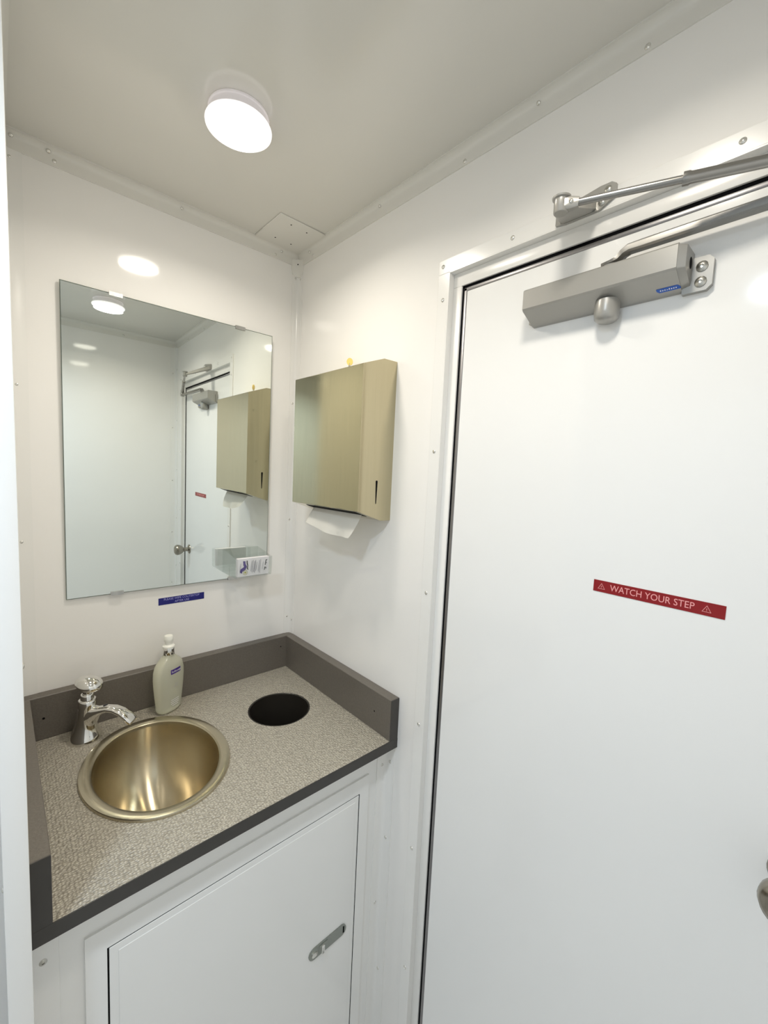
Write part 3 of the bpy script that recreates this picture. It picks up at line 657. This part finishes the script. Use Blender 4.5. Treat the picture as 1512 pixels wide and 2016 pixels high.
# ------------------------------------------------------------------ vanity cabinet
YC = -.475
cab = thing('vanity_cabinet', 'white vanity cabinet with a framed access door under the countertop', 'cabinet', (-.338, YC, 0))
mk('front_panel', box(bmn(), PX1, 0, YC, YC + .016, 0, ZB), 'cabinet_white', cab)
mk('corner_strip', box(bmn(), PX1, PX1 + .034, YC - .0015, YC, 0, ZB, .0006, 1), 'cabinet_white', cab)
FX0, FX1, FZ0, FZ1 = -.612, -.055, .060, .769
GX0, GX1, GZ0, GZ1 = -.584, -.082, .088, .733
def frame(bm, y0, y1):
    O = [(FX0, FZ0), (FX1, FZ0), (FX1, FZ1), (FX0, FZ1)]; I = [(GX0, GZ0), (GX1, GZ0), (GX1, GZ1), (GX0, GZ1)]
    v = {}
    for nm, L in (('o', O), ('i', I)):
        for k, (x, z) in enumerate(L):
            for j, y in enumerate((y0, y1)): v[nm, k, j] = bm.verts.new((x, y, z))
    for k in range(4):
        q = (k + 1) % 4
        bm.faces.new([v['o', k, 0], v['o', q, 0], v['i', q, 0], v['i', k, 0]]); bm.faces.new([v['o', k, 1], v['o', q, 1], v['i', q, 1], v['i', k, 1]])
        bm.faces.new([v['o', k, 0], v['o', q, 0], v['o', q, 1], v['o', k, 1]]); bm.faces.new([v['i', k, 0], v['i', q, 0], v['i', q, 1], v['i', k, 1]])
    return bm
mk('door_frame', frame(bmn(), YC - .0045, YC), 'cabinet_white', cab)
mk('gap_shade_sheet', box(bmn(), GX0 - .0005, GX1 + .0005, YC - .0034, YC, GZ0 - .0005, GZ1 + .0005), 'dark_hole', cab)  # dark sheet behind the access door, standing in for shade in its gap
cd = mk('access_door', box(bmn(), GX0 + .0028, GX1 - .0024, YC - .0045, YC - .001, GZ0 + .0024, GZ1 - .0024, .0007, 1), 'cabinet_white', cab)
mk('door_panel', box(bmn(), GX0 + .015, GX1 - .013, YC - .0056, YC - .004, GZ0 + .014, GZ1 - .014, .0007, 1), 'cabinet_white', cd)
# latch
LX0, LX1, LZ, LH = -.212, -.110, .4135, .0135
def stad(x0, x1, zc, h, n=8):
    out = [(x1 - h + h * math.cos(a), zc + h * math.sin(a)) for a in [-PI / 2 + PI * k / n for k in range(n + 1)]]
    return out + [(x0 + h + h * math.cos(a), zc + h * math.sin(a)) for a in [PI / 2 + PI * k / n for k in range(n + 1)]]
def yprism(poly, y0, y1): return prism(bmn(), poly, lambda x, z: (x, y0, z), lambda x, z: (x, y1, z))
la = mk('latch', yprism(stad(LX0, LX1, LZ, LH), YC - .0055, YC - .0085), 'latch_metal', cd, 30)
mk('latch_slide', box(bmn(), -.185, -.163, YC - .0080, YC - .0100, LZ - .010, LZ + .010, .0006, 1), 'latch_metal', la)
mk('latch_catch', box(bmn(), -.182, -.174, YC - .0095, YC - .0150, LZ - .009, LZ + .009, .001, 1), 'chrome', la)
mk('latch_slot', box(bmn(), -.120, -.116, YC - .0080, YC - .0088, LZ - .008, LZ + .008), 'dark_hole', la)
mk('latch_knob', yprism(stad(LX0 + .006, LX0 + .021, LZ, .0052), YC - .0083, YC - .0110), 'chrome', la, 30)
fasten('screw', SCREW, (-.660, YC - .0015, .769), (0, -1, 0), cab, .8)

# ------------------------------------------------------------------ ceiling lamps
def lamp(x, y, label, lens, group, col, watts):
    t = thing('ceiling_lamp', label, 'ceiling lamp', (x, y, ZC), group)
    mk('lamp_base', lathe(bmn(), [(.0005, .0), (.0515, 0), (.0530, -.002), (.0530, -.0045), (.0510, -.0055), (.0540, -.0205), (.0500, -.0205), (.0475, -.0055), (.0005, -.0055)], (x, y, ZC), 48), 'lamp_body', t, 35)
    mk('lamp_rim', lathe(bmn(), [(.0520, -.0200), (.0570, -.0205), (.0580, -.0225), (.0576, -.0250), (.0550, -.0262), (.0525, -.0258)], (x, y, ZC), 48), 'lamp_side_warm', t, 40)
    mk('lamp_lens', lathe(bmn(), [(.0535, -.0240), (.0530, -.0270), (.0490, -.0300), (.0390, -.0325), (.0220, -.0340), (.0005, -.0345)], (x, y, ZC), 48), lens, t, 60)
    ld = bpy.data.lights.new('lamp_light', 'AREA'); ld.shape = 'DISK'; ld.size = .102; ld.energy = watts; ld.color = col[:3]; ld.spread = math.radians(154)
    lo = bpy.data.objects.new('lamp_light', ld); C.objects.link(lo); lo.parent = t; lo.location = (0, 0, -.0355)
    return t
G = 'round ceiling lamps'
lamp(-.3475, -.3690, 'lit round ceiling lamp above the vanity corner', 'lamp_lens_warm', G, LAMP_WARM, LAMP_W)
lamp(-.3700, -.9600, 'lit round ceiling lamp seen only in the mirror', 'lamp_lens_warm', G, LAMP_WARM, LAMP_W)
lamp(-1.000, -.9800, 'lit cool white round ceiling lamp beyond the partition', 'lamp_lens_cool', G, LAMP_COOL, LAMP_W * 2.6)
